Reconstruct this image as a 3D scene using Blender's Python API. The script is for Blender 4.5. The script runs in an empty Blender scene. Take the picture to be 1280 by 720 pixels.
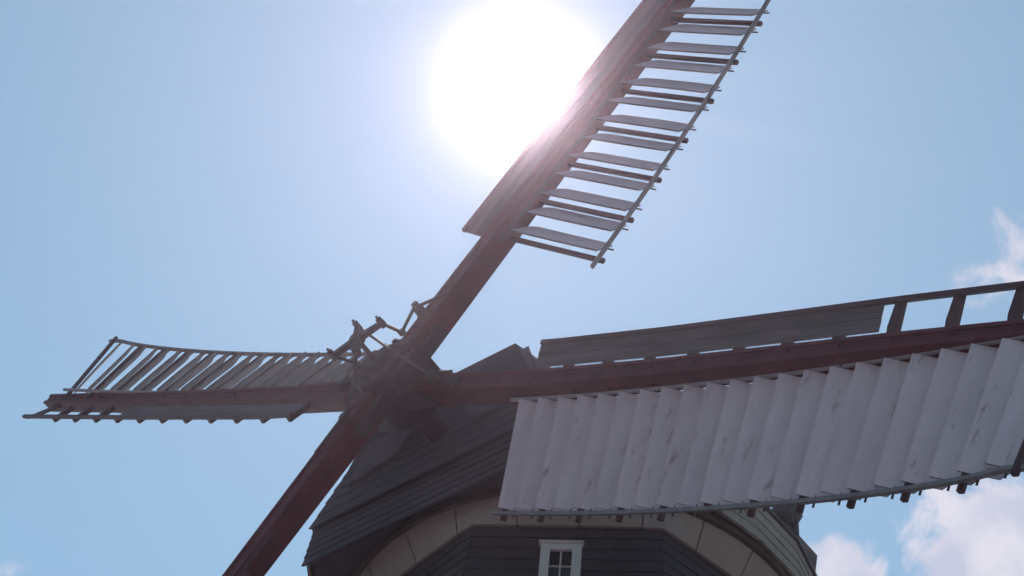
import bpy, bmesh, math, random
from mathutils import Vector, Matrix
random.seed(7)
sc = bpy.context.scene
C = sc.collection
PI = math.pi
V = Vector

# ------------------------------------------------------------------ helpers
def tag(o, label=None, cat=None, group=None, kind=None):
    if label: o['label'] = label
    if cat: o['category'] = cat
    if group: o['group'] = group
    if kind: o['kind'] = kind
    return o

class MB:
    """collects faces of several simple shapes that end up as ONE mesh"""
    def __init__(s): s.v = []; s.f = []; s.uv = []
    def poly(s, pts, uvs=None):
        b = len(s.v); s.v += [V(p) for p in pts]; s.f.append(list(range(b, b + len(pts))))
        s.uv.append(uvs or [(0, 0)] * len(pts))
    def hexa(s, a, b):
        """a, b: two quads (loops) joined into a closed box"""
        n = len(a); o = len(s.v); s.v += [V(p) for p in a] + [V(p) for p in b]
        s.f.append([o + i for i in range(n)][::-1]); s.uv.append([(0, 0)] * n)
        s.f.append([o + n + i for i in range(n)]); s.uv.append([(0, 0)] * n)
        for i in range(n):
            j = (i + 1) % n
            s.f.append([o + i, o + j, o + n + j, o + n + i]); s.uv.append([(0, 0)] * 4)
    def loft(s, rings, cap=True):
        n = len(rings[0]); o = len(s.v)
        for r in rings: s.v += [V(p) for p in r]
        for k in range(len(rings) - 1):
            for i in range(n):
                j = (i + 1) % n
                s.f.append([o + k*n + i, o + k*n + j, o + (k+1)*n + j, o + (k+1)*n + i]); s.uv.append([(0, 0)] * 4)
        if cap:
            s.f.append([o + i for i in range(n)][::-1]); s.uv.append([(0, 0)] * n)
            k = len(rings) - 1
            s.f.append([o + k*n + i for i in range(n)]); s.uv.append([(0, 0)] * n)
    def tube(s, path, r, n=8, up=None):
        rings = []
        path = [V(p) for p in path]
        for i, p in enumerate(path):
            a = path[max(0, i-1)]; b = path[min(len(path)-1, i+1)]
            d = (b - a).normalized()
            u = V(up) if up else (V((0, 0, 1)) if abs(d.z) < .9 else V((1, 0, 0)))
            x = d.cross(u).normalized(); y = d.cross(x).normalized()
            rr = r[i] if isinstance(r, (list, tuple)) else r
            rings.append([p + x*math.cos(2*PI*k/n)*rr + y*math.sin(2*PI*k/n)*rr for k in range(n)])
        s.loft(rings)
    def bar(s, p, q, w, h, side):
        """rectangular bar p->q, w along 'side', h across"""
        p = V(p); q = V(q); d = (q - p).normalized()
        x = (V(side) - d*V(side).dot(d)).normalized(); y = d.cross(x).normalized()
        s.loft([[c + x*a*w/2 + y*b*h/2 for a, b in ((-1,-1),(1,-1),(1,1),(-1,1))] for c in (p, q)])
    def box(s, c, sx, sy, sz, X=(1,0,0), Y=(0,1,0), Z=(0,0,1)):
        c = V(c); X = V(X); Y = V(Y); Z = V(Z)
        s.hexa([c + X*a*sx/2 + Y*b*sy/2 - Z*sz/2 for a, b in ((-1,-1),(1,-1),(1,1),(-1,1))],
               [c + X*a*sx/2 + Y*b*sy/2 + Z*sz/2 for a, b in ((-1,-1),(1,-1),(1,1),(-1,1))])
    def build(s, name, mat, parent=None, bevel=0, smooth=False, world=None):
        me = bpy.data.meshes.new(name); me.from_pydata([tuple(v) for v in s.v], [], s.f)
        uvl = me.uv_layers.new(name='UVMap'); k = 0
        for u in s.uv:
            for c in u: uvl.data[k].uv = c; k += 1
        bm = bmesh.new(); bm.from_mesh(me); bmesh.ops.remove_doubles(bm, verts=bm.verts, dist=1e-5) if not any(any(c != (0, 0) for c in u) for u in s.uv) else None
        bmesh.ops.recalc_face_normals(bm, faces=bm.faces); bm.to_mesh(me); bm.free()
        me.materials.append(mat)
        if smooth:
            for p in me.polygons: p.use_smooth = True
        o = bpy.data.objects.new(name, me); C.objects.link(o)
        if parent == 'wheel': o.parent = windmill; o.matrix_local = HUBM     # sail-wheel parts carry the slanting shaft's frame
        elif parent: o.parent = parent
        if bevel:
            m = o.modifiers.new('bevel', 'BEVEL'); m.width = bevel; m.segments = 2; m.limit_method = 'ANGLE'; m.angle_limit = .6
        return o

def empty(name, mat4, parent=None):
    o = bpy.data.objects.new(name, None); C.objects.link(o); o.empty_display_size = .5
    o.parent = parent; o.matrix_world = mat4
    return o

# ------------------------------------------------------------------ materials
def mat(name, base, rough=.6, var=.25, scale=3., stretch=(1, 1, 1), dark=None, stain=0., bump=.15, bscale=30., spec=.3, metal=0., trans=0.):
    m = bpy.data.materials.new(name); m.use_nodes = True; nt = m.node_tree; N = nt.nodes; L = nt.links
    b = N['Principled BSDF']; b.inputs['Roughness'].default_value = rough; b.inputs['Specular IOR Level'].default_value = spec
    b.inputs['Metallic'].default_value = metal
    tc = N.new('ShaderNodeTexCoord'); mp = N.new('ShaderNodeMapping'); mp.inputs['Scale'].default_value = stretch
    L.new(tc.outputs['Object'], mp.inputs['Vector'])
    n1 = N.new('ShaderNodeTexNoise'); n1.inputs['Scale'].default_value = scale; n1.inputs['Detail'].default_value = 6; n1.inputs['Roughness'].default_value = .65
    L.new(mp.outputs[0], n1.inputs['Vector'])
    rm = N.new('ShaderNodeValToRGB'); rm.color_ramp.elements[0].position = .3; rm.color_ramp.elements[1].position = .72
    d = dark or tuple(c*(1-var) for c in base)
    rm.color_ramp.elements[0].color = (*d, 1); rm.color_ramp.elements[1].color = (*base, 1)
    L.new(n1.outputs['Fac'], rm.inputs['Fac'])
    oi = N.new('ShaderNodeObjectInfo'); hv = N.new('ShaderNodeHueSaturation')
    mr = N.new('ShaderNodeMapRange'); mr.inputs['To Min'].default_value = 1-.35*var; mr.inputs['To Max'].default_value = 1+.2*var
    L.new(oi.outputs['Random'], mr.inputs['Value']); L.new(mr.outputs[0], hv.inputs['Value'])
    L.new(rm.outputs['Color'], hv.inputs['Color'])
    out = hv.outputs['Color']
    if stain:
        n2 = N.new('ShaderNodeTexNoise'); n2.inputs['Scale'].default_value = scale*.8; n2.inputs['Detail'].default_value = 8; n2.inputs['Roughness'].default_value = .75
        mp2 = N.new('ShaderNodeMapping'); mp2.inputs['Location'].default_value = (3.1, 7.7, 1.3); mp2.inputs['Scale'].default_value = tuple(c*1.6 for c in stretch)
        L.new(tc.outputs['Object'], mp2.inputs['Vector']); L.new(mp2.outputs[0], n2.inputs['Vector'])
        r2 = N.new('ShaderNodeMapRange'); r2.inputs['From Min'].default_value = .58; r2.inputs['From Max'].default_value = .72; r2.inputs['To Max'].default_value = stain
        L.new(n2.outputs['Fac'], r2.inputs['Value'])
        mx = N.new('ShaderNodeMix'); mx.data_type = 'RGBA'; L.new(r2.outputs[0], mx.inputs['Factor'])
        L.new(out, mx.inputs[6]); mx.inputs[7].default_value = (base[0]*.28, base[1]*.25, base[2]*.2, 1); out = mx.outputs[2]
    L.new(out, b.inputs['Base Color'])
    n3 = N.new('ShaderNodeTexNoise'); n3.inputs['Scale'].default_value = bscale; n3.inputs['Detail'].default_value = 4
    L.new(mp.outputs[0], n3.inputs['Vector'])
    bp = N.new('ShaderNodeBump'); bp.inputs['Strength'].default_value = bump; bp.inputs['Distance'].default_value = .02
    L.new(n3.outputs['Fac'], bp.inputs['Height']); L.new(bp.outputs[0], b.inputs['Normal'])
    if trans:
        tb = N.new('ShaderNodeBsdfTranslucent'); L.new(out, tb.inputs['Color'])
        ms = N.new('ShaderNodeMixShader'); ms.inputs[0].default_value = trans
        L.new(b.outputs[0], ms.inputs[1]); L.new(tb.outputs[0], ms.inputs[2])
        L.new(ms.outputs[0], N['Material Output'].inputs['Surface'])
    return m

def shingle_mat(name, base, bw, bh, var=.2, mortar=.006):
    m = mat(name, base, rough=.7, var=.3, scale=1.5, bump=.2, bscale=14)
    nt = m.node_tree; N = nt.nodes; L = nt.links
    b = N['Principled BSDF']
    src = b.inputs['Base Color'].links[0].from_socket
    uv = N.new('ShaderNodeUVMap'); br = N.new('ShaderNodeTexBrick')
    br.inputs['Scale'].default_value = 1.; br.inputs['Brick Width'].default_value = bw; br.inputs['Row Height'].default_value = bh
    br.inputs['Mortar Size'].default_value = mortar; br.inputs['Color1'].default_value = (1, 1, 1, 1)
    br.inputs['Color2'].default_value = (1-var, 1-var, 1-var, 1); br.inputs['Mortar'].default_value = (.6, .6, .6, 1)
    L.new(uv.outputs[0], br.inputs['Vector'])
    mx = N.new('ShaderNodeMix'); mx.data_type = 'RGBA'; mx.blend_type = 'MULTIPLY'; mx.inputs['Factor'].default_value = 1
    L.new(src, mx.inputs[6]); L.new(br.outputs['Color'], mx.inputs[7]); L.new(mx.outputs[2], b.inputs['Base Color'])
    return m

M_red   = mat('oxide_red_paint', (.095, .014, .023), rough=.6, var=.5, scale=3.5, stain=.6, bump=.2, spec=.2)
def M_shuts(sx, sy): return mat('weathered_white_shutter', (.47, .42, .52), rough=.6, var=.17, scale=2.2, stretch=(sx, sy, 1.5), stain=.95, bump=.2, bscale=8, trans=.03)
M_shut_x = M_shuts(.45, 2.2); M_shut_y = M_shuts(2.2, .45)
def M_boards(sx, sy): return mat('grey_weathered_board', (.115, .092, .112), rough=.8, var=.55, scale=2.5, stretch=(sx, sy, 4), stain=.5, bump=.5, bscale=8)
M_board_x = M_boards(.35, 5); M_board_y = M_boards(5, .35); M_board = M_board_x
M_back  = mat('bare_shutter_back', (.20, .155, .155), rough=.75, var=.45, scale=3, stain=.5, bump=.2, bscale=10)
M_bar   = mat('dark_red_bar', (.050, .019, .028), rough=.6, var=.3, scale=6)
M_hem   = mat('grey_hem_rail', (.16, .15, .17), rough=.55, var=.3, scale=6)
M_hemi  = mat('pale_inner_rail', (.24, .21, .24), rough=.6, var=.2, scale=5)
M_iron  = mat('dark_iron', (.038, .026, .03), rough=.55, var=.4, scale=8, stain=.4, spec=.5)
M_cast  = mat('cast_iron_hub', (.035, .017, .021), rough=.6, var=.4, scale=5, stain=.4, bump=.4)
M_rust  = mat('rusty_brown_iron', (.055, .028, .026), rough=.7, var=.4, scale=9, stain=.3)
M_slate = shingle_mat('dark_slate', (.044, .034, .046), .24, .14)
M_felt  = mat('dark_roof_boards', (.056, .042, .062), rough=.75, var=.3, scale=1.3, stain=.2, bump=.4, bscale=9)
M_panel = mat('grey_hood_boards', (.078, .062, .085), rough=.75, var=.25, scale=1.5, stain=.2, bump=.3, bscale=9)
M_cream = mat('cream_paint', (.21, .17, .168), rough=.6, var=.15, scale=1.5, stain=.25, bump=.15)
M_brown = mat('brown_board', (.075, .05, .042), rough=.7, var=.35, scale=3, bump=.3)
M_lsh   = shingle_mat('pale_shingle', (.27, .235, .215), .42, .17, var=.22, mortar=.008)
M_white = mat('white_window_paint', (.50, .45, .47), rough=.5, var=.1, scale=6, stain=.2)
M_grass = mat('gravel_ground', (.32, .255, .27), rough=.95, var=.5, scale=.4, bump=.6, bscale=5)
M_glass = bpy.data.materials.new('window_glass'); M_glass.use_nodes = True
_b = M_glass.node_tree.nodes['Principled BSDF']; _b.inputs['Base Color'].default_value = (.02, .02, .025, 1); _b.inputs['Roughness'].default_value = .08

# ------------------------------------------------------------------ the frame of the mill
# world: x = the way the cap faces, y = across, z = up, tower axis at x = y = 0
HZ = 20.536
HUB = V((4.2, 0, HZ))
AX = Matrix(((-0.11271963, -0.07071683, 0.99110717),
             (0.53144140, -0.84709506, 0.0),
             (0.83956198, 0.52671538, 0.13306609)))       # columns: sail-wheel x, y and shaft direction
HUBM = Matrix.Translation(HUB) @ AX.to_4x4()
P_ = .75                                                     # one sail bay in metres
def mill(f, s, u): return V((f + 4.2, s, u + HZ))

R0, WI, WO, T0, T1, TP = 3.7105, .221, 2.1906, .4657, .084, .5261
def axes(s):
    a = PI/2*s
    return V((math.cos(a), math.sin(a), 0)), V((math.sin(a), -math.cos(a), 0))
NZ = V((0, 0, 1))
def tau_(s, k):
    u = k/11.
    t = T1 + (T0 - T1)*(abs(1-u) + 1e-6)**TP
    if s == 1: t += -.0468 + (.057 + .0468)*u
    return t
def L_(s, k, w, n=0.):
    """point of sail s at bay k, w across (trailing side +), n proud of the twisted surface; metres in wheel space"""
    e, t = axes(s)
    fr = (w - WI)/(WO - WI)
    if s == 1: r = R0 - .5381 + k + (1-fr)*(-1.0596 + .0109*k)
    else:      r = R0 + k + (1-fr)*(-.1414 - .0046*k)
    ta = tau_(s, k)
    b = t*math.cos(ta) - NZ*math.sin(ta); nl = NZ*math.cos(ta) + t*math.sin(ta)
    c1, c2 = (-.023, .0034) if s == 1 else (-.0332, .0053)
    off = (.2166, -.2166, .02, -.2166)[s]
    w2 = w + (1-fr)*(-.011)*k
    return (e*r + NZ*(c1*r + c2*r*r + off) + b*w2 + nl*n)*P_
def dirs(s, k):
    e, t = axes(s); ta = tau_(s, k)
    return e, t*math.cos(ta) - NZ*math.sin(ta), NZ*math.cos(ta) + t*math.sin(ta)

windmill = empty('windmill', Matrix.Translation(V((0, 0, 0))))
tag(windmill, 'dark shingled windmill with red sail beams and pale shutters against the sun', 'windmill')

def nA(r): return -.03 + .03*r
def nB(r):      # r positive towards sail 3, negative towards sail 1
    pts = [(16, .29), (14, .19), (11.5, .07), (9.3, -.06), (6.8, -.20), (4, -.31), (0, -.33), (-4, -.43), (-9, -.36), (-16, -.20)]
    for (a, p), (b, q) in zip(pts[:-1], pts[1:]):
        if r >= b: return p + (q-p)*(r-a)/(b-a)
    return pts[-1][1]
def nbeam(s, r): return nA(r) if s == 0 else nA(-r) if s == 2 else nB(r) if s == 3 else nB(-r)
# --- stocks: two long tapered box beams through the hub
def stock(s, half_t0, half_t1, dep0, dep1, rlist, label):
    e, t = axes(s); mb = MB(); rings = []
    for r in rlist:
        q = min(1, abs(r)/16.)
        ht = half_t0 + (half_t1-half_t0)*q; hd = (dep0 + (dep1-dep0)*q)/2; nc = nbeam(s, r)
        rings.append([(e*r + t*a*ht + NZ*(nc + b*hd))*P_ for a, b in ((-1,-1),(1,-1),(1,1),(-1,1))])
    mb.loft(rings)
    # riveted corner angles along the front edges
    pl = MB()
    for a in (-1, 1):
        for i in range(len(rlist)-1):
            r0, r1 = rlist[i], rlist[i+1]
            P = []
            for r in (r0, r1):
                q = min(1, abs(r)/16.); ht = half_t0 + (half_t1-half_t0)*q; hd = (dep0 + (dep1-dep0)*q)/2; nc = nbeam(s, r)
                P.append((e*r + t*a*(ht-.035) + NZ*(nc + hd + .012))*P_)
            pl.bar(P[0], P[1], .07*P_, .03*P_, t)
    bt = mb
    r = -14.5
    while r < 14.6:
        if abs(r) > 1.0 and rlist[0] < r < rlist[-1]:
            q = min(1, abs(r)/16.); hd = (dep0 + (dep1-dep0)*q)/2; nc = nbeam(s, r)
            c = (e*r + NZ*(nc + hd + .02))*P_
            bt.tube([c, c + NZ*.02], .022, 6, up=(1, 0, 0))
            ht = half_t0 + (half_t1-half_t0)*q
            for sg in (-1, 1):
                c = (e*r + t*sg*(ht) + NZ*nc)*P_
                bt.tube([c, c + t*sg*.018], .02, 6, up=(0, 0, 1))
        r += .97
    o = mb.build('stock', M_red, 'wheel', bevel=.006); o['label'] = label
    pl.build('edge_strip', M_red, o)
    return o
rl = [-15.3, -12, -9, -6, -4, -1, 1, 4, 6.8, 9.3, 11.5, 14, 15.6]
rlB = [-14.4] + rl[1:]
stock(0, .21, .13, .47, .26, rl, 'front stock running from lower left to upper right')
stock(3, .20, .13,   .40, .27, rlB, 'rear stock running from left to right')

# --- the four sails
BEAMS = {0: (.21, .13, .47, .26), 2: (.21, .13, .47, .26), 3: (.20, .13,   .40, .27), 1: (.20, .13,   .40, .27)}
BETA_ = [math.radians(b) for b in (23, 12, 23, 23)]
def LD(s, k, u, n=0.):
    """point of the leading frame: u out from the front corner of the stock, n proud"""
    e, t = axes(s); r = L_(s, k, -.3).dot(e)/P_
    h0, h1, d0, d1 = BEAMS[s]; q = min(1, abs(r)/16.)
    ht = h0 + (h1-h0)*q; hd = (d0 + (d1-d0)*q)/2
    BETA = BETA_[s]; g = -t*math.cos(BETA) + NZ*math.sin(BETA); m = NZ*math.cos(BETA) + t*math.sin(BETA)
    return (e*r - t*ht + NZ*(nbeam(s, r) + hd - .03) + g*u + m*n)*P_
def alpha_(k): return math.radians(-35 + k + .033*k*k)
def make_sail(s, label):
    bd0, bd1 = ((-.15, 7.75), (.9, 7.9), (.15, 7.75), (.18, 7.75))[s]
    WL = .50
    # hems form the sail's own mesh
    hem = MB(); K = [-.25 + i*.5 for i in range(24)]
    def rail(mb, w, n, wd, ht, ks):
        rings = []
        for k in ks:
            e, b, nl = dirs(s, k); c = L_(s, k, w, n)
            rings.append([c + b*x*wd/2*P_ + nl*y*ht/2*P_ for x, y in ((-1,-1),(1,-1),(1,1),(-1,1))])
        mb.loft(rings)
    rail(hem, WO-.09, .0, .055, .07, K)
    sail = hem.build('sail', M_hem, 'wheel'); sail['label'] = label
    M_bd, M_sh = (M_board_x, M_shut_y) if s % 2 == 0 else (M_board_y, M_shut_x)
    inn = MB(); rail(inn, WI+.02, .12 if s == 0 else .0, .05, .05, [-.3+i*.5 for i in range(24)])
    inn.build('inner_rail', M_hemi if s % 2 else M_bar, sail)
    lead = MB(); g_ = lambda k, du, dn: LD(s, k, WL+du, dn)
    lead.loft([[g_(k, -.04, -.035), g_(k, .035, -.035), g_(k, .035, .035), g_(k, -.04, .035)] for k in [bd0 + ((12.6 if s == 1 else 11.35)-bd0)*i/22 for i in range(23)]])
    lead.build('leading_rail', M_bar, sail)
    if s == 1:
        tb = MB(); tb.hexa([LD(s, 12.55, WL, -.03), LD(s, 12.2, WL-.02, -.03), LD(s, 11.55, .0, -.03), LD(s, 11.9, -.02, -.03)],
                           [LD(s, 12.55, WL, -.07), LD(s, 12.2, WL-.02, -.07), LD(s, 11.55, .0, -.07), LD(s, 11.9, -.02, -.07)])
        tb.build('tip_brace', M_bar, sail)
    # bars through the stock
    for k in range(12):
        e, b, nl = dirs(s, k); mb = MB()
        mb.bar(L_(s, k, .1, -.08), L_(s, k, WO+(.02 if s == 3 else 0), -.08), .085*P_, .075*P_, e)
        mb.build('sail_bar', M_bar, sail, bevel=.008)
        # leading strut: a tapered bracket, wide near the stock
        if k >= 1:
            st = MB()
            pts = [(-.05 if s != 1 else .03, .075), (.14, .10), (WL-.02, .055), (WL+.045, .055)]
            for (w0, a0), (w1, a1) in zip(pts[:-1], pts[1:]):
                st.hexa([LD(s, k, w0, -.02) - e*a0*P_, LD(s, k, w0, -.02) + e*.055*P_, LD(s, k, w1, -.02) + e*.055*P_, LD(s, k, w1, -.02) - e*a1*P_],
                        [LD(s, k, w0, -.12) - e*a0*P_, LD(s, k, w0, -.12) + e*.055*P_, LD(s, k, w1, -.12) + e*.055*P_, LD(s, k, w1, -.12) - e*a1*P_])
            st.build('strut', M_bar, sail)
    # leading boards: two planks, each a little proud
    for j, (w0, w1) in enumerate(((.085, .27), (.276, WL-.03))):
        lb = MB(); n = 22; rings = []
        for i in range(n+1):
            k = bd0 + (bd1-bd0)*i/n; dz = .010*j - .035
            rings.append([LD(s, k, w0, dz), LD(s, k, w1, dz), LD(s, k, w1, .03+dz), LD(s, k, w0, .03+dz)])
        lb.loft(rings); lb.build('leading_board', M_bd, sail)
    # shutters
    for i in range(22):
        kp = .27 + i*.5
        e, b, nl = dirs(s, kp)
        al = alpha_(kp) + math.radians(random.uniform(-2, 2))
        c = e*math.cos(al) + nl*math.sin(al); q = e.cross(b).normalized(); q = c.cross(b).normalized()
        if q.dot(nl) < 0: q = -q
        mb = MB(); w0, w1 = WI+.05, WO-.15
        a0, a1 = -.27, .35
        A = L_(s, kp, w0, -.07); B = L_(s, kp, w1, -.07)
        th = .012
        e2 = (B-A).normalized()
        def prof(p, ww):
            notch = 1.
            return [p + c*a0*P_ - q*th, p + c*a1*notch*P_*ww - q*th*.4, p + c*a1*notch*P_*ww + q*th*.4, p + c*a0*P_ + q*th]
        ns = 6
        bow = random.uniform(-.006, .01)
        mb.loft([prof(A.lerp(B, j) + q*bow*math.sin(PI*j), ww) for j, ww in ((0, .45), (.03, .72), (.08, .98), (.3, 1), (.5, 1), (.7, 1), (.85, 1), (.94, .97), (1, .7))])
        sh = mb.build('shutter', M_sh, sail)
        sh.data.materials.append(M_back)
        for p in sh.data.polygons:
            if p.normal.dot(q) < .6: p.material_index = 1
        pn = MB(); pn.tube([B - e2*.03, L_(s, kp, WO+(.03 if s != 3 else -.03), -.07)], .012, 6)
        pn.build('pivot_pin', M_iron, sail)
    return sail
make_sail(0, 'upper sail pointing up to the right across the sun')
make_sail(1, 'far left sail seen nearly edge-on')
make_sail(2, 'lower left sail running out of the picture')
make_sail(3, 'right-hand sail nearest the viewer, broad side of pale shutters')

# --- hub (poll end), wedges, bolts
hub = MB()
def hb(c, sx, sy, sz, rot=0):
    X = V((math.cos(rot), math.sin(rot), 0)); Y = V((-math.sin(rot), math.cos(rot), 0))
    hub.box(V(c)*P_, sx*P_, sy*P_, sz*P_, X, Y, NZ)
hub.tube([V((0, 0, z))*P_ for z in (-.95, -.75, -.74, .36, .40)], [.22, .28, .42, .42, .36], 12, up=(1, 0, 0))
hb((0, 0, .05), .62, 1.45, .56); hb((0, 0, -.32), 1.4, .64, .56)
hb((0, 0, .38), .44, .44, .26)
for s in range(4):
    e, t = axes(s); off = -.03 if s % 2 == 0 else -.28
    for sg in (-1, 1):
        w = MB(); c = (e*.86 + t*sg*.30 + NZ*off)*P_
        w.hexa([c - e*.42 - t*.055 - NZ*.10, c + e*.30 - t*.02 - NZ*.09, c + e*.30 + t*.02 - NZ*.09, c - e*.42 + t*.055 - NZ*.10],
               [c - e*.42 - t*.055 + NZ*.10, c + e*.30 - t*.02 + NZ*.09, c + e*.30 + t*.02 + NZ*.09, c - e*.42 + t*.055 + NZ*.10])
        w.build('wedge', M_cast, 'wheel')
    # clamp straps across the stock with bolt ends
    cl = MB()
    for rr in (.66,):
        zf = off + .27
        cl.box((e*rr + NZ*zf)*P_, .14*P_, .60*P_, .05*P_, e, t, NZ)
        for sg in (-1, 1):
            c = (e*rr + t*sg*.27 + NZ*(zf-.32))*P_
            cl.tube([c - NZ*.02, c + NZ*.30], .022, 6, up=(1, 0, 0))
            cl.tube([c + NZ*.262, c + NZ*.292], .042, 6, up=(1, 0, 0))
    cl.build('clamp', M_rust, 'wheel')

# --- spider, rods and bell cranks that work the shutters
sp = MB()
CZ = .97
cen = V((0, 0, CZ))
sp.tube([V((0, 0, .5))*P_, V((0, 0, CZ+.10))*P_], .035, 8, up=(1, 0, 0))
sp.tube([V((0, 0, CZ-.09))*P_, V((0, 0, CZ+.09))*P_], .085, 10, up=(1, 0, 0))
ends = {}
for s, (ux, uy) in {0: (1, -1), 1: (-1, 1), 3: (1, 1), 2: (-1, -1)}.items():
    ll = .37 if s in (0, 1) else .33
    d = V((ux, uy, 0)); E_ = cen + d*ll; ends[s] = E_
    dn = d.normalized(); sn = V((-dn.y, dn.x, 0))
    sp.loft([[(cen + dn*.06 + sn*a*.075 + NZ*b*.05)*P_ for a, b in ((-1,-1),(1,-1),(1,1),(-1,1))],
             [(E_ + sn*a*.05 + NZ*b*.04)*P_ for a, b in ((-1,-1),(1,-1),(1,1),(-1,1))]])
    sp.tube([(E_ - NZ*.08)*P_, (E_ + NZ*.11)*P_], .042, 8, up=(1, 0, 0))
    sp.tube([(E_ + NZ*.11)*P_, (E_ + NZ*.17)*P_], .016, 6, up=(1, 0, 0))
spo = sp.build('spider', M_iron, 'wheel')
def rods(name, pts, r, m, joints=True):
    mb = MB()
    for a, b in zip(pts[:-1], pts[1:]):
        mb.tube([V(a)*P_, V(b)*P_], r, 8)
    if joints:
        for p in pts: mb.box(V(p)*P_, r*3, r*3, r*3)
    return mb.build(name, m, 'wheel')
rods('link_rod', [ends[0], (.73, -.02, .42), (1.29, 0, .54)], .024, M_iron)
rods('link_rod', [ends[1], (.0, .69, .43), (0, 1.57, -.03)], .024, M_iron)
rods('link_rod', [ends[2], (-.70, -.05, .45), (-1.15, 0, .26)], .024, M_iron)
rods('link_rod', [ends[3], (.12, -.55, .45), (0, -1.3, .0)], .020, M_iron)
for s, (rr, z0, z1) in {0: (1.29, .14, .50), 1: (1.57, -.30, .0), 2: (1.15, .10, .26), 3: (1.3, -.08, .08)}.items():
    e, t = axes(s); br = MB()
    br.box((e*rr + NZ*(z0+z1)/2)*P_, .10*P_, .22*P_, (z1-z0)*P_, e, t, NZ)
    br.box((e*(rr+.25) + NZ*z0)*P_, .8*P_, .14*P_, .05*P_, e, t, NZ)
    # bell-crank arm running out to the shutter rod
    br.bar((e*rr + NZ*z1)*P_, (e*(rr+.75) + t*.18 + NZ*(z0+.05))*P_, .05*P_, .05*P_, t)
    br.bar((e*rr + NZ*z1)*P_, (e*rr - t*.32 + NZ*(z0-.1))*P_, .06*P_, .05*P_, e)
    br.build('bell_crank', M_rust, 'wheel')
# iron rubbish on the front of the poll: hoops, nuts
hp = hub
for i in range(8):
    a = i*PI/4 + .3
    c = V((math.cos(a)*.40, math.sin(a)*.40, .38))*P_
    hp.tube([c, c + NZ*.08], .035, 6, up=(1, 0, 0))
for a in (.6, 2.2, 3.9, 5.4):
    c = V((math.cos(a)*.52, math.sin(a)*.52, .1))*P_
    hp.box(c, .16, .16, .3, V((math.cos(a), math.sin(a), 0)), V((-math.sin(a), math.cos(a), 0)), NZ)
hub.build('hub', M_cast, 'wheel', bevel=.02)

# ------------------------------------------------------------------ windmill cap
# body of the cap (behind the front boards), lofted along the shaft
secs = []
for f, hw, hs, zt, zr, ht in ((-1.01, 1.90, 1.97, .93, .95, 1.18), (-2.3, 2.72, 2.68, .9, 1.25, 1.5), (-3.3, 3.05, 3.0, .9, 1.5, 1.5),
                          (-4.3, 3.12, 3.08, .8, 1.55, 1.4), (-5.5, 2.9, 2.85, .7, 1.4, 1.2), (-6.7, 2.1, 2.05, .4, 1.0, .8), (-7.3, 1.2, 1.1, .1, .6, .5)):
    ub = -1.45
    secs.append([mill(f, -hw, ub), mill(f, -hs, -.85), mill(f, -(hs+ht)/2*.98, .1), mill(f, -ht, zt), mill(f, 0, zr), mill(f, ht, zt), mill(f, (hs+ht)/2*.98, .1), mill(f, hs, -.85), mill(f, hw, ub)])
mb = MB(); mb.loft(secs); cap = mb.build('cap', M_felt, windmill); cap['label'] = 'boat-shaped turning cap with dark boarded front'
def cbuild(mb, name, m, **kw): return mb.build(name, m, cap, **kw)

# front: lapped boards; profile points (F, U, half width)
def lapped_front(prof, n, lap, name, m):
    mb = MB()
    (f0, u0, h0), (f1, u1, h1) = prof
    nrm = V((u1-u0, 0, -(f1-f0))).normalized()
    for i in range(n):
        a, b = i/n, (i+1)/n
        jit = random.uniform(-.006, .006)
        def pnt(q, sgn, out, extra=0):
            f = f0+(f1-f0)*q; u = u0+(u1-u0)*q; h = h0+(h1-h0)*q
            return mill(f, sgn*(h+extra), u) + nrm*out
        q = a - .06/n
        mb.hexa([pnt(q, -1, lap+.006+jit, .02), pnt(q, 1, lap+.006-jit, .02), pnt(b, 1, .006, .02), pnt(b, -1, .006, .02)],
                [pnt(q, -1, lap-.022), pnt(q, 1, lap-.022), pnt(b, 1, -.022), pnt(b, -1, -.022)])
    return cbuild(mb, name, m)
lapped_front(((-.84, -1.68, 1.90), (-1.0, -.88, 1.98)), 5, .020, 'front_apron', M_felt)
lapped_front(((-.90, -.93, 1.97), (-1.2, 1.0, 1.24)), 9, .013, 'front_boarding', M_felt)
# boarded cheeks either side of the windshaft
for sg in (-1, 1):
    mb = MB()
    poly = [(-1.00, -1.42, -.40), (-1.02, -.62, -.24), (-1.10, -.30, .45), (-1.2, -.45, 1.0), (-1.2, -1.12, 1.0)]
    a = [mill(f+.035, s*-sg*-1 if sg == -1 else -s, u) for f, s, u in poly]
    a = [mill(f+.04, (s if sg == -1 else -s), u) for f, s, u in poly]
    b = [mill(f+.10, (s if sg == -1 else -s), u) for f, s, u in poly]
    if sg == 1: a = a[::-1]; b = b[::-1]
    mb.hexa(a, b); cbuild(mb, 'front_panel', M_panel)
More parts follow.
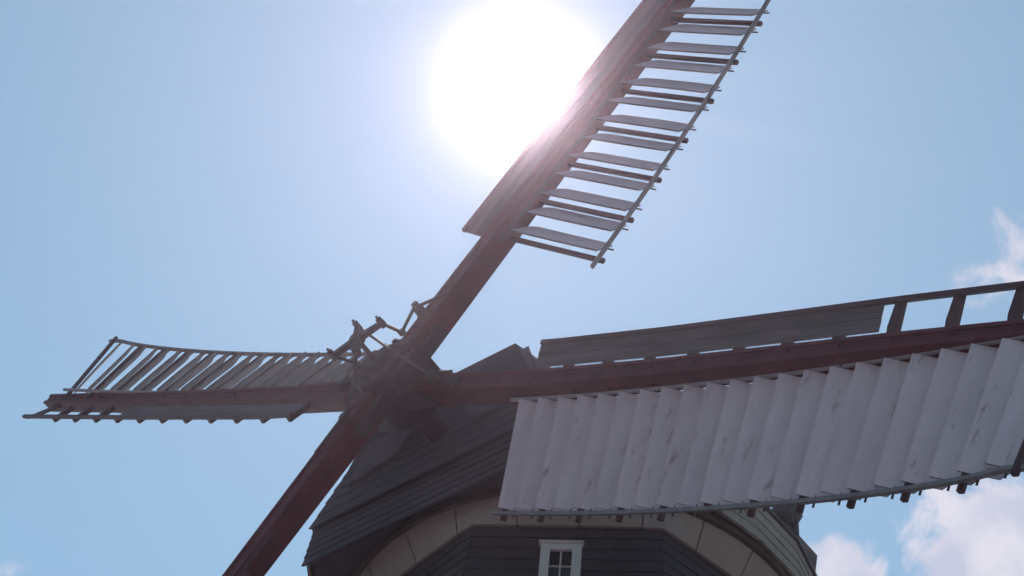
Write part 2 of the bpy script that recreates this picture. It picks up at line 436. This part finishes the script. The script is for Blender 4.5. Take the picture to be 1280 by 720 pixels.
# pale shingled skirt in lapped courses, round the sides and back
plan = [(-.98, 1.96), (-1.9, 2.60), (-2.8, 3.02), (-3.7, 3.20), (-4.6, 3.22), (-5.5, 3.02), (-6.3, 2.55), (-7.0, 1.75), (-7.45, .7), (-7.45, -.7), (-7.0, -1.75), (-6.3, -2.55), (-5.5, -3.02), (-4.6, -3.22), (-3.7, -3.20), (-2.8, -3.02), (-1.9, -2.60), (-.98, -1.96)]
mb = MB(); nrow = 4
for r in range(nrow):
    u0 = -1.52 + r*.165; u1 = u0 + .185
    run = r*.21
    for i in range(len(plan)-1):
        (fa, sa), (fb, sb) = plan[i], plan[i+1]
        def o(f, s, d):
            v = V((f+4.2, s)); return v + v.normalized()*d
        ln = math.hypot(fb-fa, sb-sa)
        a0 = o(fa, sa, .034); b0 = o(fb, sb, .034); a1 = o(fa, sa, .018); b1 = o(fb, sb, .018); ai = o(fa, sa, -.01); bi = o(fb, sb, -.01)
        w = lambda q, u: V((q.x, q.y, u + HZ))
        sh = -.02*r
        mb.poly([w(a0, u0), w(b0, u0), w(b1, u1), w(a1, u1)], [(run, .17*r), (run+ln, .17*r), (run+ln, .17*r+.165), (run, .17*r+.165)])
        mb.poly([w(a0, u0), w(ai, u0), w(bi, u0), w(b0, u0)], [(0, 0), (.01, 0), (.01, .01), (0, .01)])
        run += ln
cbuild(mb, 'skirt', M_lsh)
# capping strip on top of the skirt
mb = MB()
for i in range(len(plan)-1):
    (fa, sa), (fb, sb) = plan[i], plan[i+1]
    mb.bar(mill(fa, sa*1.005, -.84), mill(fb, sb*1.005, -.84), .05, .09, (0, 0, 1))
cbuild(mb, 'skirt_cap', M_iron)
# brown curb board under the skirt, and dark soffit
def ring(mb, r0, r1, u0, u1, n, a0=0, a1=2*PI, f0=-4.2):
    for i in range(n):
        a = a0+(a1-a0)*i/n; b = a0+(a1-a0)*(i+1)/n
        pts = []
        for (r, u) in ((r0, u0), (r1, u0), (r1, u1), (r0, u1)):
            pts.append((r, u))
        mb.hexa([mill(f0+r*math.cos(a), r*math.sin(a), u) for r, u in pts], [mill(f0+r*math.cos(b), r*math.sin(b), u) for r, u in pts])
mb = MB(); ring(mb, 2.9, 3.19, -1.60, -1.50, 48); cbuild(mb, 'curb_board', M_brown)
mb = MB()
pl2 = [mill(f*.985-.06, s*.985, -1.47) for f, s in plan]; pl3 = [p + V((0, 0, .03)) for p in pl2]
mb.hexa(pl2, pl3); cbuild(mb, 'soffit', M_felt)
# windshaft from the hub back into the cap
mb = MB(); ax = AX.col[2].copy() if hasattr(AX, 'col') else V((.991, 0, .133))
mb.tube([HUB - ax*.55, HUB - ax*1.7], .17, 16); cbuild(mb, 'windshaft', M_cast, smooth=False)
# fantail gear at the back: boarded housing, winch, posts
fan = MB()
pg = [(1.45, .95), (2.22, 1.28), (2.10, .55), (1.5, .1)]
fan.hexa([mill(-7.05, s, u) for s, u in pg], [mill(-6.55, s, u) for s, u in pg])
cbuild(fan, 'gear_housing', M_board)
win = MB()
pg = [(1.38, 2.35), (1.95, 2.62), (1.99, 2.22), (1.82, 2.02), (1.80, 1.62), (1.62, 1.62), (1.40, 1.95)]
win.hexa([mill(-7.1, s, u) for s, u in pg], [mill(-6.9, s, u) for s, u in pg])
win.tube([mill(-7.0, 1.93, 2.3), mill(-7.0, 1.93, .9)], .035, 8)
win.tube([mill(-6.98, 1.72, 1.9), mill(-6.98, 1.95, 1.72)], .03, 8)
for i in range(9):
    a = i*2*PI/9; c = V((0, math.cos(a), math.sin(a)))
    win.box(mill(-7.0, 1.62, 2.05) + c*.24, .2, .1, .1, (1, 0, 0), (0, -c.z, c.y), c)
win.tube([mill(-7.1, 1.62, 2.05), mill(-6.9, 1.62, 2.05)], .24, 18)
win.tube([mill(-7.0, 1.5, 2.1), mill(-7.0, 1.5, -.3)], .05, 8)
cbuild(win, 'fantail_winch', M_iron)

# ------------------------------------------------------------------ tower
tower = windmill
RT, RB, ZT = 3.03, 5.5, HZ - 1.93
AZ = math.radians(33.931)
def octv(i, r, z): 
    a = AZ + PI/8 + i*PI/4
    return V((r*math.cos(a), r*math.sin(a), z))
mb = MB(); nc = 92; step = (ZT-.4)/nc
for k in range(nc):
    z0 = .4 + k*step; z1 = z0 + step*1.05
    r = lambda z: RB + (RT-RB)*min(1, z/ZT)
    for i in range(8):
        lap = .022
        a0 = octv(i, r(z0)+lap, z0); b0 = octv(i+1, r(z0)+lap, z0); a1 = octv(i, r(z1), min(z1, ZT)); b1 = octv(i+1, r(z1), min(z1, ZT))
        ai = octv(i, r(z0)-.03, z0); bi = octv(i+1, r(z0)-.03, z0)
        w0 = (b0-a0).length/2; w1 = (b1-a1).length/2
        mb.poly([a0, b0, b1, a1], [(-w0, k*.14+.003), (w0, k*.14+.003), (w1, k*.14+.139), (-w1, k*.14+.139)])
        mb.poly([a0, ai, bi, b0], [(0, .01)]*4)
mb.build('tower', M_slate, tower)
mb = MB(); mb.hexa([octv(i, RB+.1, -.3) for i in range(8)], [octv(i, RB+.06, .42) for i in range(8)]); mb.build('plinth', M_cream, tower)
# cream band round the head of the tower, in bent panels with open joints
mb = MB(); NP = 24
def ro(x):
    y = (x - AZ + PI/8) % (PI/4) - PI/8
    return RT*math.cos(PI/8)/math.cos(y)
for i in range(NP):
    a = 2*PI*i/NP + .003 + .12; b = 2*PI*(i+1)/NP - .003 + .12
    for j in range(3):
        p = a+(b-a)*j/3; q = a+(b-a)*(j+1)/3
        mb.hexa(*[[V((r_*math.cos(x), r_*math.sin(x), u+HZ)) for r_, u in ((ro(x)+.02, -1.95), (ro(x)+.07, -1.95), (3.12, -1.60), (3.06, -1.60))] for x in (p, q)])
mb.build('cream_band', M_cream, tower)
mb = MB()
for i in range(48):
    a = 2*PI*i/48; b = 2*PI*(i+1)/48
    pts = ((2.6, -1.93), (2.77, -1.93), (3.045, -1.61), (2.6, -1.61))
    mb.hexa([V((r_*math.cos(a), r_*math.sin(a), u+HZ)) for r_, u in pts], [V((r_*math.cos(b), r_*math.sin(b), u+HZ)) for r_, u in pts])
mb.build('band_backing', M_felt, tower)

# window on the face towards the viewer
nr = V((math.cos(AZ), math.sin(AZ), 0)); sl = (RB-RT)*math.cos(PI/8)/ZT
NW = V((nr.x, nr.y, sl)).normalized(); TW = V((-nr.y, nr.x, 0)); UW = NW.cross(TW).normalized()
if UW.z < 0: UW = -UW
pw = nr*(RT*math.cos(PI/8)) + V((0, 0, ZT))
def W(a, u, n=0):   # a along the wall, u = height of the point below the hub plane, n proud
    p = pw + TW*a + UW*((u+1.93)/UW.z) + NW*(n+.03); return p
CX = -.046
def wbox(mb, a0, a1, u0, u1, n0, n1):
    mb.hexa([W(a0, u0, n0), W(a1, u0, n0), W(a1, u1, n0), W(a0, u1, n0)], [W(a0, u0, n1), W(a1, u0, n1), W(a1, u1, n1), W(a0, u1, n1)])
top, bot = -2.30, -3.55
mb = MB()
wbox(mb, CX-.25, CX-.135, bot, top, -.02, .035); wbox(mb, CX+.135, CX+.25, bot, top, -.02, .035)
wbox(mb, CX-.135, CX+.135, top-.10, top, -.02, .035); wbox(mb, CX-.135, CX+.135, bot, bot+.08, -.02, .035)
wbox(mb, CX-.275, CX+.275, top, top+.025, -.02, .07)
win_o = mb.build('window', M_white, tower, bevel=.004)
mb = MB(); wbox(mb, CX-.29, CX+.29, bot-.04, bot, -.02, .09); mb.build('sill', M_white, win_o)
mb = MB(); wbox(mb, CX-.135, CX+.135, bot+.08, top-.10, -.012, -.006); mb.build('pane', M_glass, win_o)
mb = MB(); wbox(mb, CX-.009, CX+.009, bot+.08, top-.10, -.006, .010)
for u in (-2.68, -2.96, -3.22): wbox(mb, CX-.134, CX-.009, u-.008, u+.008, -.006, .008); wbox(mb, CX+.009, CX+.134, u-.008, u+.008, -.006, .008)
mb.build('glazing_bar', M_white, win_o)

# ------------------------------------------------------------------ ground
mb = MB(); mb.poly([(3000*math.cos(2*PI*i/64), 3000*math.sin(2*PI*i/64), 0) for i in range(64)])
g = mb.build('ground', M_grass); tag(g, kind='structure')

# ------------------------------------------------------------------ camera
Mc = Matrix(((-0.594302659674185, 0.8015286866015743, 0.06600085801673136),
             (-0.6395821025067183, -0.4212777993196256, -0.643008359163004),
             (-0.48758494937526037, -0.42435454558089536, 0.7630099191934246)))   # world -> (right, down, forward)
rt = V(Mc[0]).normalized(); fw = V(Mc[2]); fw = (fw - rt*fw.dot(rt)).normalized(); up = rt.cross(fw)
cam = bpy.data.cameras.new('camera'); co = bpy.data.objects.new('camera', cam); C.objects.link(co)
co.matrix_world = Matrix.Translation(V((12.4812+4.2, 12.763, -18.936+HZ))) @ Matrix((rt, up, -fw)).transposed().to_4x4()
cam.sensor_width = 36; cam.lens = 36*2500.91/1280; cam.clip_end = 20000; cam.clip_start = .1
sc.camera = co

# ------------------------------------------------------------------ light
SD = V((-0.4234, -0.3768, 0.8239)).normalized()
el = math.asin(SD.z); az = math.atan2(SD.x, SD.y)
sun = bpy.data.lights.new('sun', 'SUN'); sun.energy = 4.0; sun.angle = math.radians(.53); sun.color = (1, .95, .88)
so = bpy.data.objects.new('sun', sun); C.objects.link(so); so.rotation_euler = SD.to_track_quat('Z', 'Y').to_euler(); so.location = SD*60

GL = [(.30, 1.6, 20.), (4.5, 1.2, .9), (20, 1.3, 1.75)]     # width in degrees, fall-off, strength
CLOUDS = [((-0.6892, -0.2774, 0.6694), 3.7, 0.45), ((-0.6633, -0.3397, 0.6668), 1.9, 0.460), ((-0.6134, -0.2149, 0.76), 2.6, 0.27), ((-0.4067, -0.6621, 0.6295), 0.9, 0.17)]     # direction, radius in degrees, strength
SKYTINT = (1.31, 1.51, 1.24)
VEIL = [(.00027, .85, (.97, .70, 1., 1)), (.00014, .99, (1., .93, .93, 1))]      # stand-in for purple lens veil, sun bloom: density, forward scatter, colour
w = bpy.data.worlds.new('World'); sc.world = w; w.use_nodes = True
nt = w.node_tree; N = nt.nodes; L = nt.links
bg = N['Background']; bg.inputs['Strength'].default_value = .105
sky = N.new('ShaderNodeTexSky'); sky.sky_type = 'NISHITA'; sky.sun_disc = False
sky.sun_elevation = el; sky.sun_rotation = az; sky.altitude = 50; sky.air_density = 1.0; sky.dust_density = .0; sky.ozone_density = 1.2
# the sun's own glare in the sky (bright circumsolar air) and fair-weather cloud, both by direction only
def mth(op, a, b=None, clamp=False):
    n = N.new('ShaderNodeMath'); n.operation = op; n.use_clamp = clamp
    for i, x in enumerate((a, b)):
        if x is None: continue
        if hasattr(x, 'is_linked'): L.new(x, n.inputs[i])
        else: n.inputs[i].default_value = x
    return n.outputs[0]
tc = N.new('ShaderNodeTexCoord')
dt = N.new('ShaderNodeVectorMath'); dt.operation = 'DOT_PRODUCT'; L.new(tc.outputs['Generated'], dt.inputs[0]); dt.inputs[1].default_value = SD
ang = mth('ARCCOSINE', mth('MINIMUM', dt.outputs['Value'], 1.))
def gl(width, power, amp):
    return mth('MULTIPLY', mth('EXPONENT', mth('MULTIPLY', mth('POWER', mth('DIVIDE', ang, math.radians(width)), power), -1.)), amp)
glow = mth('ADD', gl(*GL[0]), mth('ADD', gl(*GL[1]), gl(*GL[2])))
gc = N.new('ShaderNodeVectorMath'); gc.operation = 'SCALE'; gc.inputs[0].default_value = (1., .93, 1.); L.new(glow, gc.inputs['Scale'])
ss = N.new('ShaderNodeVectorMath'); ss.operation = 'MULTIPLY'; L.new(sky.outputs[0], ss.inputs[0]); ss.inputs[1].default_value = SKYTINT
ad = N.new('ShaderNodeVectorMath'); ad.operation = 'ADD'; L.new(ss.outputs[0], ad.inputs[0]); L.new(gc.outputs[0], ad.inputs[1])
# clouds: patches of noise kept to a few directions
nz = N.new('ShaderNodeTexNoise'); nz.inputs['Scale'].default_value = 26; nz.inputs['Detail'].default_value = 12; nz.inputs['Roughness'].default_value = .60; nz.inputs['Distortion'].default_value = .4
L.new(tc.outputs['Generated'], nz.inputs['Vector'])
mask = None
for d_, rad, wgt in CLOUDS:
    dn = N.new('ShaderNodeVectorMath'); dn.operation = 'DOT_PRODUCT'; L.new(tc.outputs['Generated'], dn.inputs[0]); dn.inputs[1].default_value = V(d_).normalized()
    a_ = mth('ARCCOSINE', mth('MINIMUM', dn.outputs['Value'], 1.))
    q_ = mth('MULTIPLY', mth('SUBTRACT', 1., mth('DIVIDE', a_, math.radians(rad))), wgt)
    q_ = mth('MAXIMUM', q_, -.35)
    mask = q_ if mask is None else mth('MAXIMUM', mask, q_)
cl = mth('ADD', nz.outputs['Fac'], mask)
cm = N.new('ShaderNodeMapRange'); cm.interpolation_type = 'SMOOTHSTEP'; cm.inputs['From Min'].default_value = .62; cm.inputs['From Max'].default_value = .80; cm.inputs['To Max'].default_value = .82
L.new(cl, cm.inputs['Value'])
nz2 = N.new('ShaderNodeTexNoise'); nz2.inputs['Scale'].default_value = 40; nz2.inputs['Detail'].default_value = 5; L.new(tc.outputs['Generated'], nz2.inputs['Vector'])
cr = N.new('ShaderNodeValToRGB'); cr.color_ramp.elements[0].position = .35; cr.color_ramp.elements[1].position = .65
cr.color_ramp.elements[0].color = (.60, .61, .74, 1); cr.color_ramp.elements[1].color = (.84, .79, .86, 1); L.new(nz2.outputs['Fac'], cr.inputs['Fac'])
cs = N.new('ShaderNodeVectorMath'); cs.operation = 'SCALE'; L.new(cr.outputs[0], cs.inputs[0]); cs.inputs['Scale'].default_value = 1./.105
mxc = N.new('ShaderNodeMix'); mxc.data_type = 'RGBA'; L.new(cm.outputs[0], mxc.inputs['Factor']); L.new(ad.outputs[0], mxc.inputs[6]); L.new(cs.outputs[0], mxc.inputs[7])
L.new(mxc.outputs[2], bg.inputs['Color'])

# ------------------------------------------------------------------ added scattering volume, stands in for lens veil and sun bloom
hz = MB(); hz.box((-2, 0, 15.2), 64, 64, 32.4)
M_veil = bpy.data.materials.new('lens_veil'); M_veil.use_nodes = True
_n = M_veil.node_tree; _n.nodes.remove(_n.nodes['Principled BSDF'])
ah = _n.nodes.new('ShaderNodeAddShader')
for i, (d_, g_, c_) in enumerate(VEIL):
    pv = _n.nodes.new('ShaderNodeVolumePrincipled'); pv.inputs['Color'].default_value = c_; pv.inputs['Density'].default_value = d_; pv.inputs['Anisotropy'].default_value = g_
    _n.links.new(pv.outputs[0], ah.inputs[i])
_n.links.new(ah.outputs[0], _n.nodes['Material Output'].inputs['Volume'])
ho = hz.build('veil_haze', M_veil); tag(ho, kind='stuff')

sc.view_settings.view_transform = 'Standard'; sc.view_settings.look = 'None'; sc.view_settings.exposure = 0; sc.view_settings.gamma = 1
sc.render.engine = 'CYCLES'
